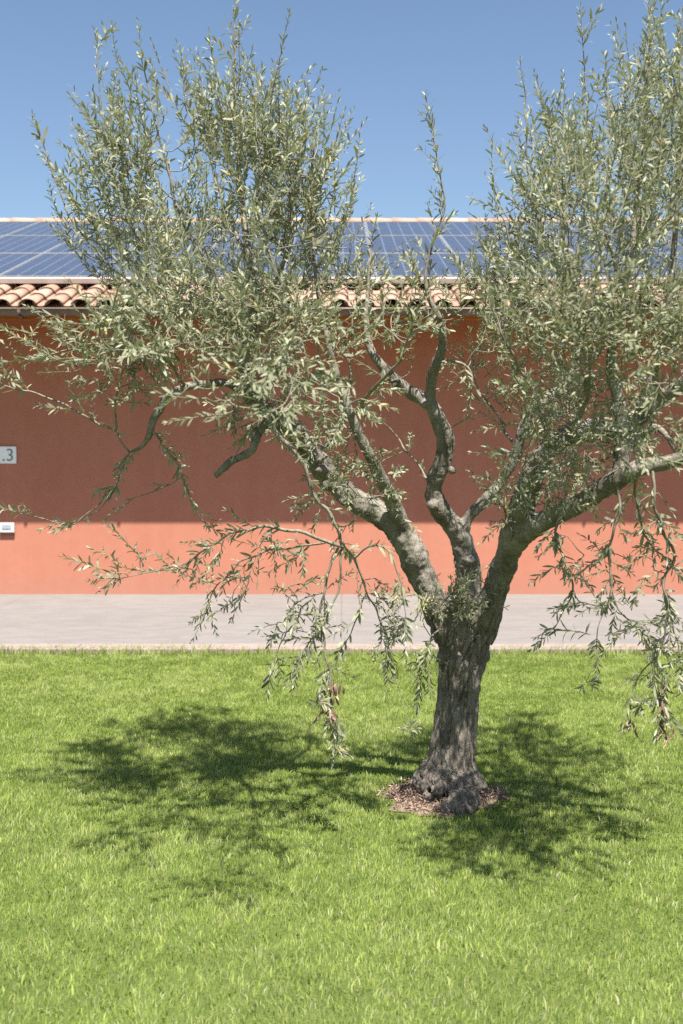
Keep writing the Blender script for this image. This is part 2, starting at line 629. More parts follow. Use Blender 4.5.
fr = MB()
fw = 0.014
def slab(mb, x0, x1, s0, s1, u0, u1):
    c = []
    for u in (u0, u1):
        for (xx, s) in ((x0, s0), (x1, s0), (x1, s1), (x0, s1)):
            c.append((xx, s * ca - u * sa, s * sa + u * ca))
    mb.add(c, [(0, 3, 2, 1), (4, 5, 6, 7), (0, 1, 5, 4), (1, 2, 6, 5), (2, 3, 7, 6), (3, 0, 4, 7)])
slab(fr, 0, PW, 0, fw * 2, 0, .042); slab(fr, 0, PW, PL - fw * 2, PL, 0, .042)
slab(fr, 0, fw * .8, fw * 2, PL - fw * 2, 0, .042); slab(fr, PW - fw * .8, PW, fw * 2, PL - fw * 2, 0, .042)
fme = fr.mesh('panel_frame'); fme.materials.append(M['alu'])
pm = MB()
slab(pm, fw * .8, PW - fw * .8, fw * 2, PL - fw * 2, 0.008, 0.036)
pme = pm.mesh('solar_panel'); pme.materials.append(M['cells'])
uvl = pme.uv_layers.new(name='UVMap')
for lp in pme.loops:
    v = pme.vertices[lp.vertex_index].co
    uvl.data[lp.index].uv = (v.x - 0.021, (v.y / ca) - 0.031)
cols = range(-9, 9)
for r_ in range(3):
    for c_ in cols:
        s = r_ * (PL + GAP)
        y, z = PY0 + s * ca, roof_z(PY0) + LIFT + s * sa
        xx = 0.36 + c_ * (PW + GAP)
        p = bpy.data.objects.new('solar_panel', pme)
        COL.objects.link(p); p.parent = arr
        p.location = Vector((xx, y, z)) - arr.location
        f = bpy.data.objects.new('panel_frame', fme)
        COL.objects.link(f); f.parent = p
for r_ in range(3):
    for q in (0.4, 1.5):
        mb = MB()
        s = r_ * (PL + GAP) + q
        slab(mb, -8.9, 9.6, s, s + .04, -.045, -.003)
        me = mb.mesh('mounting_rail'); me.materials.append(M['alu'])
        o = bpy.data.objects.new('mounting_rail', me); COL.objects.link(o); o.parent = arr
        o.location = Vector((0, PY0, roof_z(PY0) + LIFT)) - arr.location
# pale flashing strip along the foot of the array
mb = MB()
slab(mb, -8.85, 9.5, -0.10, -0.006, -.02, .030)
me = mb.mesh('edge_strip'); me.materials.append(M['galv'])
o = bpy.data.objects.new('edge_strip', me); COL.objects.link(o); o.parent = arr
o.location = Vector((0, PY0, roof_z(PY0) + LIFT)) - arr.location

# ------------------------------------------------------------------ wall sign and box
def wallp(u, v): return at(u, v, WALL_Y)
a, b = wallp(-17, 463.4), wallp(16.5, 446.5)
sg = tag(empty('number_sign', (a.x, WALL_Y, a.z)), 'square white number plate reading .3 on the shaded red wall', 'sign')
mb = MB(); mb.box(a.x, b.x, WALL_Y - 0.022, WALL_Y - 0.002, a.z, b.z)
mb.build('plate', M['plate'], sg, bevel=0.003)


def text_mesh(name, body, size, loc, mat, parent):
    cu = bpy.data.curves.new(name, 'FONT')
    cu.body = body
    cu.size = size
    cu.extrude = 0.001
    cu.align_x = 'RIGHT'
    o = bpy.data.objects.new(name, cu)
    COL.objects.link(o)
    dg = bpy.context.evaluated_depsgraph_get()
    me = bpy.data.meshes.new_from_object(o.evaluated_get(dg))
    bpy.data.objects.remove(o)
    me.transform(Matrix.Translation(loc) @ Matrix.Rotation(math.pi / 2, 4, 'X'))
    return link(name, me, mat, parent)


text_mesh('number', '.3', 0.185, Vector((b.x - 0.018, WALL_Y - 0.0235, a.z + 0.026)), M['digit'], sg)

a, b = wallp(0.4, 532.5), wallp(15.2, 522.5)
bx = tag(empty('wall_box', (a.x, WALL_Y, a.z)), 'small white plastic box with a grey window on the sunlit wall', 'electrical box')
mb = MB(); mb.box(a.x + .004, b.x - .004, WALL_Y - 0.02, WALL_Y - 0.002, a.z - 0.026, b.z - 0.008)  # slab behind the cover; its brown lip below stands in for the cast shadow
mb.build('shadow_backing', M['boxshade'], bx, bevel=0.004)
mb = MB(); mb.box(a.x, b.x, WALL_Y - 0.040, WALL_Y - 0.0205, a.z, b.z)
cv = mb.build('cover', M['plastic'], bx, bevel=0.006)
mb = MB(); mb.box(a.x + .03, b.x - .035, WALL_Y - 0.046, WALL_Y - 0.0405, a.z + 0.040, b.z - 0.022)
mb.build('window', M['lens'], cv, bevel=0.002)

# ------------------------------------------------------------------ olive tree: skeleton
SCALE = F_PX / TREE_Y
BASE = at(448, 803, TREE_Y); BASE.z = 0.0
tree = tag(empty('olive_tree', BASE), 'gnarled grey olive tree with silvery green leaves growing out of the lawn', 'tree')


def fwd(v, dy):
    """the limbs arch forward, towards the lawn, as they rise"""
    return dy - 0.5 * max(0.0, min(1.0, (570 - v) / 260))


def path(pts, sub=6, wob=0.0):
    """(u, v, dy, radius in metres) control points -> smooth list of (Vector, radius)"""
    P = [(at(u, v, TREE_Y + fwd(v, dy)), r) for u, v, dy, r in pts]
    out = []
    n = len(P)
    for i in range(n - 1):
        p0, p1, p2, p3 = P[max(i - 1, 0)], P[i], P[i + 1], P[min(i + 2, n - 1)]
        for k in range(sub):
            t = k / sub
            q = 0.5 * ((2 * p1[0]) + (p2[0] - p0[0]) * t + (2 * p0[0] - 5 * p1[0] + 4 * p2[0] - p3[0]) * t * t + (3 * p1[0] - p0[0] - 3 * p2[0] + p3[0]) * t ** 3)
            out.append((q, p1[1] + (p2[1] - p1[1]) * t))
    out.append(P[-1])
    if wob:
        out = [(p + Vector((noise.noise(p * 13), noise.noise(p * 13 + Vector((7, 3, 1))), noise.noise(p * 13 + Vector((2, 9, 4))))) * wob, r) for p, r in out]
    return out


LIMBS = [
    ('trunk', [(447, 822, 0, .150), (447, 803, 0, .103), (447, 785, 0, .100), (451, 760, 0, .108), (455, 725, 0, .094), (459, 690, 0, .091), (463, 660, 0, .103), (464, 640, 0, .112), (462, 618, 0, .108), (460, 600, 0, .09)]),
    # left limb and its dark upright leader
    ('limb', [(452, 640, -.02, .075), (436, 606, -.03, .074), (421, 575, -.04, .070), (408, 545, -.03, .067), (393, 524, 0, .060), (375, 511, .03, .055), (352, 498, .05, .053), (331, 480, .06, .055), (314, 456, .05, .050), (298, 436, .03, .044), (276, 418, .03, .036), (252, 398, .05, .035), (243, 372, .06, .032), (247, 340, .08, .029), (256, 305, .10, .022), (250, 265, .15, .017), (244, 220, .2, .012), (239, 165, .22, .008), (236, 110, .24, .006), (235, 55, .25, .004), (234, 8, .25, .003)]),
    # crown leader from the left limb
    ('limb', [(405, 534, -.02, .040), (393, 503, -.05, .037), (380, 476, -.10, .034), (367, 450, -.12, .027), (352, 418, -.10, .022), (338, 380, -.05, .016), (325, 330, .02, .011), (315, 270, .06, .007), (312, 200, .1, .004), (314, 140, .1, .003)]),
    # centre limb
    ('limb', [(468, 622, .04, .068), (469, 595, .06, .062), (468, 570, .08, .058), (463, 545, .10, .056), (452, 525, .12, .052), (440, 509, .13, .049), (434, 494, .14, .045), (436, 478, .15, .042), (443, 460, .16, .042), (446, 440, .18, .042), (438, 420, .2, .040), (429, 402, .22, .036), (414, 394, .24, .032), (398, 382, .26, .028), (384, 368, .28, .024), (372, 352, .32, .018), (366, 325, .38, .012), (368, 290, .42, .008), (372, 240, .45, .004)]),
    ('limb', [(431, 404, .22, .028), (431, 386, .22, .026), (434, 368, .21, .025), (442, 350, .2, .023), (442, 332, .19, .020), (437, 314, .18, .014), (428, 296, .17, .009), (426, 270, .16, .006), (436, 232, .15, .0045), (445, 205, .14, .0036), (438, 165, .13, .003), (432, 122, .12, .002)]),
    ('limb', [(462, 540, .10, .030), (467, 520, .13, .031), (480, 505, .16, .029), (495, 490, .18, .028), (506, 474, .2, .026), (516, 455, .22, .025), (522, 430, .24, .025), (533, 410, .26, .025), (549, 397, .28, .026), (562, 388, .3, .026), (573, 374, .32, .022), (580, 350, .35, .014), (590, 310, .36, .010), (600, 250, .38, .007), (592, 170, .38, .004), (586, 90, .36, .0025), (582, 30, .36, .002)]),
    # right limb: two arms
    ('limb', [(479, 640, -.03, .075), (486, 615, -.06, .072), (497, 585, -.12, .066), (507, 556, -.18, .061), (515, 535, -.23, .060), (523, 505, -.26, .056), (533, 475, -.28, .052), (548, 450, -.28, .047), (570, 434, -.26, .045), (598, 428, -.24, .046), (622, 426, -.25, .046), (645, 412, -.28, .040), (664, 396, -.30, .034), (690, 378, -.35, .030), (720, 340, -.4, .022), (740, 280, -.4, .012), (745, 200, -.4, .006), (740, 110, -.4, .003)]),
    ('limb', [(513, 545, -.22, .045), (530, 530, -.30, .048), (553, 516, -.38, .047), (575, 505, -.44, .045), (595, 494, -.48, .044), (616, 480, -.52, .042), (640, 468, -.55, .038), (668, 462, -.58, .034), (700, 452, -.6, .028), (735, 425, -.62, .02), (760, 380, -.62, .012), (770, 300, -.6, .006)]),
    ('limb', [(620, 478, -.5, .034), (622, 452, -.44, .036), (622, 425, -.4, .034), (618, 398, -.36, .029), (612, 374, -.34, .025), (613, 340, -.33, .020), (624, 290, -.32, .015), (634, 230, -.3, .011), (641, 160, -.3, .007), (647, 90, -.3, .004), (651, 12, -.3, .002)]),
    ('limb', [(645, 412, -.28, .022), (652, 380, -.24, .020), (664, 340, -.2, .016), (672, 270, -.18, .012), (678, 190, -.2, .008), (680, 100, -.2, .004), (681, 25, -.2, .002)]),
]
BRANCHES = [
    # sawn dead stub under the left limb
    [(272, 421, 0, .022), (262, 428, -.06, .020), (254, 443, -.10, .018), (246, 454, -.12, .016), (232, 462, -.14, .014), (218, 477, -.16, .013)],
    # arching dark branch to the left
    [(247, 392, .05, .020), (228, 384, 0, .018), (207, 384, -.04, .017), (186, 387, -.08, .016), (170, 395, -.10, .015), (158, 410, -.12, .016), (151, 430, -.14, .014), (143, 446, -.15, .011), (130, 452, -.16, .006)],
    [(150, 428, -.14, .008), (166, 446, -.16, .0065), (182, 478, -.18, .0055), (196, 508, -.2, .004), (208, 526, -.2, .003)],
    [(170, 395, -.1, .009), (150, 372, -.1, .008), (132, 352, -.08, .007), (105, 345, -.05, .005), (70, 350, -.02, .004), (30, 358, 0, .0025)],
    [(130, 452, -.16, .006), (116, 430, -.14, .006), (115, 405, -.12, .005), (122, 380, -.1, .004), (130, 350, -.1, .003)],
    [(116, 432, -.14, .006), (90, 418, -.12, .006), (55, 402, -.1, .005), (30, 392, -.08, .004), (2, 386, -.06, .003)],
    [(130, 452, -.16, .005), (122, 470, -.18, .0045), (112, 490, -.2, .004), (92, 510, -.2, .0035), (70, 526, -.2, .003), (48, 520, -.2, .0025), (20, 514, -.2, .002)],
    [(122, 470, -.18, .004), (108, 500, -.2, .003), (88, 518, -.2, .002)],
    [(182, 478, -.18, .003), (160, 490, -.2, .003), (130, 502, -.22, .002)],
    # branch rising from the leader into the upper left
    [(247, 340, .08, .018), (225, 305, 0, .014), (205, 265, -.05, .011), (180, 215, -.08, .008), (165, 160, -.1, .006), (148, 95, -.1, .004), (142, 55, -.1, .002)],
    [(225, 305, 0, .010), (190, 290, .1, .008), (150, 260, .15, .007), (118, 200, .16, .005), (105, 130, .16, .0035), (96, 45, .16, .002)],
    [(190, 290, .1, .008), (140, 285, .05, .006), (100, 255, 0, .005), (65, 205, 0, .004), (38, 130, 0, .002)],
    [(250, 265, .15, .010), (230, 220, .25, .008), (210, 160, .3, .006), (190, 105, .3, .003), (184, 70, .3, .002)],
    [(256, 305, .10, .012), (285, 260, .05, .010), (292, 200, 0, .006), (284, 140, 0, .004), (275, 88, 0, .002)],
    [(315, 270, .06, .006), (345, 220, .1, .004), (358, 158, .1, .002)],
    # pale foreground branch crossing the left limb
    [(252, 396, .05, .013), (262, 400, -.12, .0115), (274, 428, -.26, .0105), (299, 456, -.34, .010), (316, 497, -.40, .0095), (334, 520, -.44, .009), (342, 548, -.46, .008)],
    # drooping arches, lower left
    [(342, 546, -.46, .008), (315, 536, -.5, .0085), (280, 529, -.54, .008), (246, 530, -.58, .007), (215, 543, -.6, .0055), (190, 560, -.6, .004), (160, 572, -.6, .003), (112, 578, -.6, .002)],
    [(325, 540, -.45, .006), (300, 546, -.4, .005), (270, 552, -.36, .005), (240, 562, -.34, .004), (215, 590, -.34, .003), (205, 612, -.34, .002)],
    [(338, 546, -.46, .007), (327, 575, -.5, .0065), (321, 615, -.52, .006), (325, 650, -.53, .005), (330, 690, -.53, .004), (334, 735, -.53, .002)],
    [(324, 590, -.5, .005), (295, 605, -.52, .004), (282, 640, -.54, .003), (272, 668, -.54, .002)],
    [(342, 548, -.46, .006), (335, 600, -.5, .005), (312, 640, -.54, .004), (300, 660, -.54, .002)],
    [(340, 540, -.46, .008), (352, 560, -.44, .006), (366, 590, -.42, .005), (376, 610, -.42, .004), (388, 640, -.42, .003), (386, 664, -.42, .002)],
    [(366, 590, -.42, .004), (352, 630, -.44, .003), (340, 650, -.44, .002)],
    [(352, 560, -.44, .005), (375, 545, -.5, .0045), (392, 562, -.54, .004), (402, 590, -.55, .003), (406, 635, -.55, .002)],
    # sprays at the fork and off the limbs
    [(436, 625, -.11, .008), (440, 606, -.15, .006), (452, 592, -.19, .004), (462, 585, -.2, .002)],
    [(440, 628, -.11, .006), (430, 640, -.18, .004), (424, 660, -.2, .003), (421, 684, -.2, .002)],
    [(470, 628, -.11, .006), (476, 610, -.16, .004), (486, 600, -.18, .002)],
    [(512, 540, -.28, .008), (507, 520, -.34, .006), (500, 500, -.38, .004), (488, 490, -.4, .002)],
    # hanging strands, lower right
    [(618, 480, -.54, .008), (620, 510, -.6, .0068), (612, 535, -.63, .006), (609, 560, -.64, .0058), (612, 590, -.65, .005), (622, 612, -.66, .0045), (638, 628, -.66, .005), (655, 645, -.66, .003)],
    [(655, 464, -.57, .008), (652, 485, -.62, .0075), (654, 510, -.66, .007), (666, 535, -.7, .0068), (672, 560, -.72, .0066), (661, 584, -.74, .006), (670, 605, -.75, .005), (666, 630, -.76, .0045), (656, 660, -.76, .005), (654, 682, -.76, .003), (662, 705, -.76, .002)],
    [(656, 658, -.76, .004), (640, 680, -.76, .003), (628, 700, -.76, .002)],
    [(562, 512, -.42, .008), (556, 532, -.5, .006), (562, 556, -.54, .006), (571, 580, -.56, .005), (566, 605, -.56, .004), (552, 628, -.56, .002)],
    [(640, 466, -.56, .008), (634, 490, -.5, .007), (640, 520, -.46, .006), (652, 545, -.44, .005), (670, 565, -.44, .003)],
    [(670, 605, -.75, .005), (676, 640, -.72, .004), (682, 680, -.72, .002)],
    [(612, 590, -.65, .004), (600, 615, -.7, .003), (596, 650, -.72, .002)],
    # twisting bare side branches at the right
    [(640, 432, -.3, .016), (655, 428, -.36, .014), (668, 440, -.42, .012), (678, 452, -.45, .010), (694, 455, -.45, .006)],
    [(664, 396, -.30, .014), (655, 380, -.36, .013), (660, 362, -.4, .011), (676, 350, -.4, .008), (700, 330, -.4, .004)],
    [(560, 389, .3, .010), (574, 396, .26, .008), (578, 412, .24, .005), (575, 420, .24, .002)],
    [(437, 314, .18, .010), (424, 326, .12, .009), (414, 322, .08, .007), (410, 305, .06, .005), (412, 280, .06, .002)],
    [(443, 360, .2, .008), (462, 362, .14, .007), (474, 374, .1, .005), (470, 392, .08, .003)],
    # uprights of the right crown
    [(590, 310, .36, .010), (560, 270, .3, .008), (538, 220, .26, .006), (528, 150, .24, .004), (524, 85, .24, .002)],
    [(560, 270, .3, .006), (520, 255, .2, .005), (500, 215, .18, .003), (492, 172, .18, .002)],
    [(613, 340, -.33, .014), (580, 300, -.4, .011), (566, 240, -.45, .008), (556, 180, -.46, .005), (550, 120, -.46, .003)],
    [(624, 290, -.32, .010), (604, 230, -.5, .007), (612, 150, -.52, .004), (606, 80, -.52, .002)],
    [(548, 450, -.28, .012), (540, 410, -.5, .009), (520, 370, -.55, .007), (500, 330, -.55, .005), (486, 295, -.5, .003)],
    [(518, 455, .22, .010), (500, 420, .4, .008), (480, 390, .5, .006), (470, 350, .5, .003)],
    [(570, 434, -.26, .012), (590, 390, -.6, .009), (585, 340, -.7, .007), (575, 290, -.7, .005), (560, 250, -.7, .003)],
    [(432, 492, .14, .008), (420, 470, .3, .006), (400, 440, .45, .005), (380, 420, .5, .003)],
    [(352, 418, -.10, .012), (372, 390, -.3, .009), (400, 360, -.4, .006), (410, 330, -.4, .003)],
    [(314, 456, .05, .014), (340, 430, .3, .010), (350, 390, .5, .007), (345, 340, .6, .004)],
    [(276, 418, .03, .014), (262, 400, .3, .011), (240, 350, .55, .008), (220, 290, .65, .006), (200, 230, .7, .003)],
    [(256, 400, .05, .014), (280, 370, -.3, .011), (292, 330, -.5, .008), (280, 280, -.6, .006), (262, 220, -.62, .003)],
    [(243, 372, .06, .012), (215, 350, -.3, .009), (180, 320, -.45, .007), (150, 300, -.5, .005), (120, 300, -.5, .003)],
    [(185, 387, -.08, .008), (170, 360, -.2, .006), (155, 330, -.3, .005), (120, 320, -.3, .003), (85, 325, -.3, .002)],
]

limb_paths = [(nm, path(p)) for nm, p in LIMBS]
branch_paths = [[(p, r * (.8 if r < .0125 else 1)) for p, r in path(b, 6, .014)] for b in BRANCHES]

# woody body: swept tubes, knots and roots fused into one skin, then carved with bark relief
mb = MB()
lab = []
THICK = 0.0135
for li, (nm, pp) in enumerate(limb_paths):
    q = [(p, r) for p, r in pp if r >= THICK]
    pts = [p for p, r in q]
    rad = []
    for i, (p, r) in enumerate(q):
        k = 1 + (0.07 if li == 0 else 0.16) * noise.noise(p * 9.0) + (0.03 if li == 0 else 0.10) * noise.noise(p * 23.0 + Vector((3, 1, 7)))
        rad.append(r * k * (.97 if li == 0 else .87))
    mb.tube(pts, rad, 20)
    lab += [(p, r, li) for p, r in zip(pts, rad)]
for bp in branch_paths:
    q = [(p, r) for p, r in bp if r >= THICK]
    if len(q) > 3: mb.tube([p for p, r in q], [r * (1 + .2 * noise.noise(p * 20)) for p, r in q], 12)


def blob(c, r, sq=(1, 1, 1)):
    vs, fs = [], []
    A, B = 12, 8
    for j in range(B + 1):
        th = math.pi * j / B
        for i in range(A):
            ph = 2 * math.pi * i / A
            vs.append((c.x + r * sq[0] * math.sin(th) * math.cos(ph), c.y + r * sq[1] * math.sin(th) * math.sin(ph), c.z + r * sq[2] * math.cos(th)))
    for j in range(B):
        for i in range(A):
            i2 = (i + 1) % A
            fs.append((j * A + i, (j + 1) * A + i, (j + 1) * A + i2, j * A + i2))
    mb.add(vs, fs)


# knots and burls
for u, v, dy, r in [(463, 664, -.075, .048), (480, 655, -.01, .055), (476, 634, -.05, .055), (448, 640, -.05, .05), (446, 658, -.03, .05), (472, 560, .03, .036),
                    (427, 404, .2, .034), (452, 470, .11, .024), (432, 505, .08, .034), (560, 392, .28, .030), (327, 484, .03, .042), (308, 446, .0, .038), (346, 500, .02, .040),
                    (620, 432, -.27, .045), (628, 474, -.53, .043), (644, 404, -.3, .04), (532, 482, -.31, .038), (516, 534, -.26, .042), (246, 386, .04, .034), (300, 430, -.02, .035), (322, 470, -.03, .036), (636, 440, -.4, .04)]:
    blob(at(u, v, TREE_Y + fwd(v, dy)), r * .8, (1, 1, .9))
for p, r, li in lab[::3]:
    if li > 0 and r > .02 and random.random() < 0.34:
        d = Vector((random.gauss(0, 1), random.gauss(0, 1), random.gauss(0, 1))).normalized()
        blob(p + d * r * .62, r * random.uniform(.28, .46))
# flared, knuckled roots
root_dirs = [(-150, .12, .030), (-115, .11, .036), (-88, .17, .044), (-66, .17, .046), (-48, .12, .036), (-15, .06, .026), (30, .06, .026), (80, .08, .03), (140, .08, .03), (178, .11, .032)]
for a_, ln, r0 in root_dirs:
    w = R(a_)
    d = Vector((math.cos(w), math.sin(w), 0))
    c0 = Vector((BASE.x, BASE.y, 0))
    sd = Vector((-d.y, d.x, 0)) * random.uniform(-.04, .04)
    pts = [c0 + d * .06 + Vector((0, 0, .17)), c0 + d * .095 + Vector((0, 0, .105)), c0 + d * .145 + sd * .4 + Vector((0, 0, .065)), c0 + d * (ln * .9) + sd + Vector((0, 0, .030)), c0 + d * (ln + .06) + sd * 1.6 + Vector((0, 0, -.03))]
    mb.tube(pts, [.03, .05, r0 * .85, r0 * .75, r0 * .4], 10)
for x_, y_, z_, r_ in [(.025, -.20, .05, .052), (.075, -.185, .055, .05), (.085, -.14, .045, .036), (-.02, -.215, .03, .04), (.05, -.225, .02, .045), (-.09, -.10, .03, .032), (-.12, -.05, .025, .03)]:
    blob(Vector((BASE.x + x_, BASE.y + y_, z_)), r_)
tmp = bpy.data.objects.new('body', mb.mesh('body'))
COL.objects.link(tmp)
m = tmp.modifiers.new('skin', 'REMESH'); m.mode = 'VOXEL'; m.voxel_size = 0.0055
m2 = tmp.modifiers.new('smooth', 'SMOOTH'); m2.iterations = 3; m2.factor = 0.5
dg = bpy.context.evaluated_depsgraph_get()
body = bpy.data.meshes.new_from_object(tmp.evaluated_get(dg))
bpy.data.objects.remove(tmp)
nv = len(body.vertices)
co = np.empty(nv * 3, np.float32); body.vertices.foreach_get('co', co); co = co.reshape(-1, 3)
no = np.empty(nv * 3, np.float32); body.vertices.foreach_get('normal', no); no = no.reshape(-1, 3)
L = np.array([(p.x, p.y, p.z, r) for p, r, _ in lab], np.float32)
Li = np.array([l for _, _, l in lab])
near = np.empty(nv, np.int32)
for s in range(0, nv, 4000):
    d2 = ((co[s:s + 4000, None, :] - L[None, :, :3]) ** 2).sum(-1)
    near[s:s + 4000] = np.argmin(np.sqrt(d2) - L[None, :, 3] * 0.9, axis=1)
disp = np.zeros(nv, np.float32)
for i in range(nv):
    p = Vector(co[i])
    k = max(0.0, min(1.0, (1.0 - p.z) / 0.3))
    twist = Vector((p.x + .05 * math.sin(p.z * 5), p.y, p.z * .16))
    f = 1 - abs(noise.noise(twist * 26)) * 2.2
    g2 = noise.noise(Vector((p.x * 55, p.y * 55, p.z * 13)))
    h2 = noise.noise(p * 14)
    f2 = 1 - abs(noise.noise(Vector((twist.x * 47 + 5, twist.y * 47, p.z * 6.5)))) * 2.6
    low = (-0.017 * max(0, f) ** 3 - 0.009 * max(0, f2) ** 3 + 0.006 * g2 + 0.007 * noise.noise(Vector((p.x * 15, p.y * 15, p.z * 5))) + .004)
    r = L[near[i], 3]
    hi = min(r, .05) * (0.10 * noise.noise(p * 38) + 0.16 * h2 + .06 * noise.noise(p * 90))
    disp[i] = low * k + hi * (1 - k)
co += no * disp[:, None]
body.vertices.foreach_set('co', co.ravel())
npoly = len(body.polygons)
lt = np.empty(npoly, np.int32); body.polygons.foreach_get('loop_total', lt)
ls = np.empty(npoly, np.int32); body.polygons.foreach_get('loop_start', ls)
lv = np.empty(len(body.loops), np.int32); body.loops.foreach_get('vertex_index', lv)
flab = Li[near[lv[ls]]]
for li, (nm, pp) in enumerate(limb_paths):
    sel = np.nonzero(flab == li)[0]
    if len(sel) < 40: continue
    loops = np.concatenate([lv[ls[i]:ls[i] + lt[i]] for i in sel])
    used, inv = np.unique(loops, return_inverse=True)
    tot = lt[sel]
    st = np.concatenate([[0], np.cumsum(tot)[:-1]])
    link(nm, np_mesh(nm, co[used], inv, st, tot, True), M['bark'], tree)
bpy.data.meshes.remove(body)

# ------------------------------------------------------------------ twigs and leafy shoots
tw = MB()
nodes, nrad = [], []          # skeleton the shoots can spring from


def reg(pp, step=2):
    for p, r in pp[::step]:
        nodes.append(p.copy()); nrad.append(r)


for nm, pp in limb_paths:
    if nm == 'trunk': continue
    q = [(p, r) for p, r in pp if r < THICK * 1.25]
    if len(q) > 2:
        tw.rand = 0.0
        tw.tube([p for p, r in q], [r for p, r in q], 7)
    reg([x for x in pp if x[1] < .05])
for bp in branch_paths:
    thin = [(p, r) for p, r in bp if r < THICK * 1.2]
    if len(thin) > 2:
        tw.rand = 0.15
        tw.tube([p for p, r in thin], [r for p, r in thin], 6)
    reg(bp, 1)

leaves = []                    # (base, direction, normal, length, width, tint, curl)
dead = []


def add_leaf(p, d, up, ln, tint=None, curl=None, store=None):
    d = d.normalized()
    n = up - d * up.dot(d)
    if n.length < 1e-4: n = d.orthogonal()
    n = n.normalized()
    n = Quaternion(d, random.gauss(0, 0.55)) @ n
    (leaves if store is None else store).append((p, d, n, ln, ln * random.uniform(.19, .265), random.random() if tint is None else tint, random.gauss(.10, .16) if curl is None else curl))


UP = Vector((0, 0, 1))


def shoot(p0, d0, n, bend, r0=.0022, leaf=0.046, gap=.016, bare=0, wob=.10):
    """stem of n nodes with crossed pairs of leaves"""
    p, d = p0.copy(), d0.normalized()
    a = d.orthogonal().normalized()
    pts, ph = [p.copy()], random.random() * 6.28
    vig = random.uniform(.85, 1.15)
    tone = random.gauss(.42, .18)
    for k in range(n):
        d = (d + bend * .04 + Vector((random.gauss(0, wob), random.gauss(0, wob), random.gauss(0, wob))) * .55).normalized()
        p = p + d * gap * random.uniform(.85, 1.2)
        pts.append(p.copy())
        a = (a - d * a.dot(d)).normalized()
        ph += math.pi / 2 + random.gauss(0, .25)
        if k < bare: continue
        t = k / max(1, n - 1)
        size = leaf * vig * (1.0 - .45 * t ** 2.2) * (0.75 + .25 * min(1, k / 3))
        for s in (0, math.pi):
            if random.random() < .10: continue
            o = Quaternion(d, ph + s) @ a
            spread = R(random.gauss(48, 13)) * (1 - .35 * t)
            ld = d * math.cos(spread) + o * math.sin(spread)
            ld = ld + Vector((0, 0, -.10))
            add_leaf(p, ld, UP * .75 + d * .7 - o * .35 + Vector((0, -.1, 0)), size * random.uniform(.72, 1.15), min(1, max(0, random.gauss(tone, .20))))
    add_leaf(p, d + Vector((random.gauss(0, .15), random.gauss(0, .15), 0)), UP + d.orthogonal() * .5, leaf * .5, min(1, tone + .25))
    m_ = len(pts)
    tw.rand = .75
    tw.tube(pts, [r0 * (1 - .72 * i / (m_ - 1)) for i in range(m_)], 5, caps=False)
    return pts


def twig_to(P, up_bias=1.0, leafy=True):
    """grow a thin curved twig from the nearest older wood to P; returns its end direction"""
    A = np.array([(q.x, q.y, q.z) for q in nodes], np.float32)
    v = np.array(P, np.float32) - A
    dist = np.sqrt((v ** 2).sum(1))
    cost = dist + up_bias * np.maximum(0, -v[:, 2]) * 1.2
    i = int(np.argmin(cost))
    Q, r = nodes[i], nrad[i]
    ln = (P - Q).length
    if ln < .05: return (P - Q + UP * .02).normalized(), ln
    side = Vector((random.gauss(0, .17), random.gauss(0, .15), .18 * up_bias * -1)) * ln
    mid = (P + Q) / 2 + side
    rb = min(r * .7, .0018 + .0065 * ln)
    pts, rr = [], []
    K = max(4, int(ln / .035))
    for k in range(K + 1):
        t = k / K
        b = Q * (1 - t) ** 2 + mid * 2 * t * (1 - t) + P * t * t
        b = b + Vector((noise.noise(b * 11), noise.noise(b * 11 + Vector((9, 2, 5))), noise.noise(b * 11 + Vector((1, 8, 3))))) * .012 * math.sin(math.pi * t)
        pts.append(b); rr.append(rb + (.0020 - rb) * t)
    tw.rand = min(.5, .12 + .2 * random.random())
    tw.tube(pts, rr, 5, caps=False)
    for p, q in zip(pts[1:], rr[1:]): nodes.append(p); nrad.append(q)
    # short leafy spurs along the twig
    if leafy:
        for k in range(2, K):
            if random.random() < .36:
                d = (pts[k] - pts[k - 1]).normalized()
                o = (Quaternion(d, random.random() * 6.28) @ d.orthogonal()).normalized()
                shoot(pts[k], d * .6 + o + UP * .25 * up_bias, random.randint(3, 6), UP * .4 * up_bias, .0013, .047)
    return (pts[-1] - pts[-2]).normalized(), ln


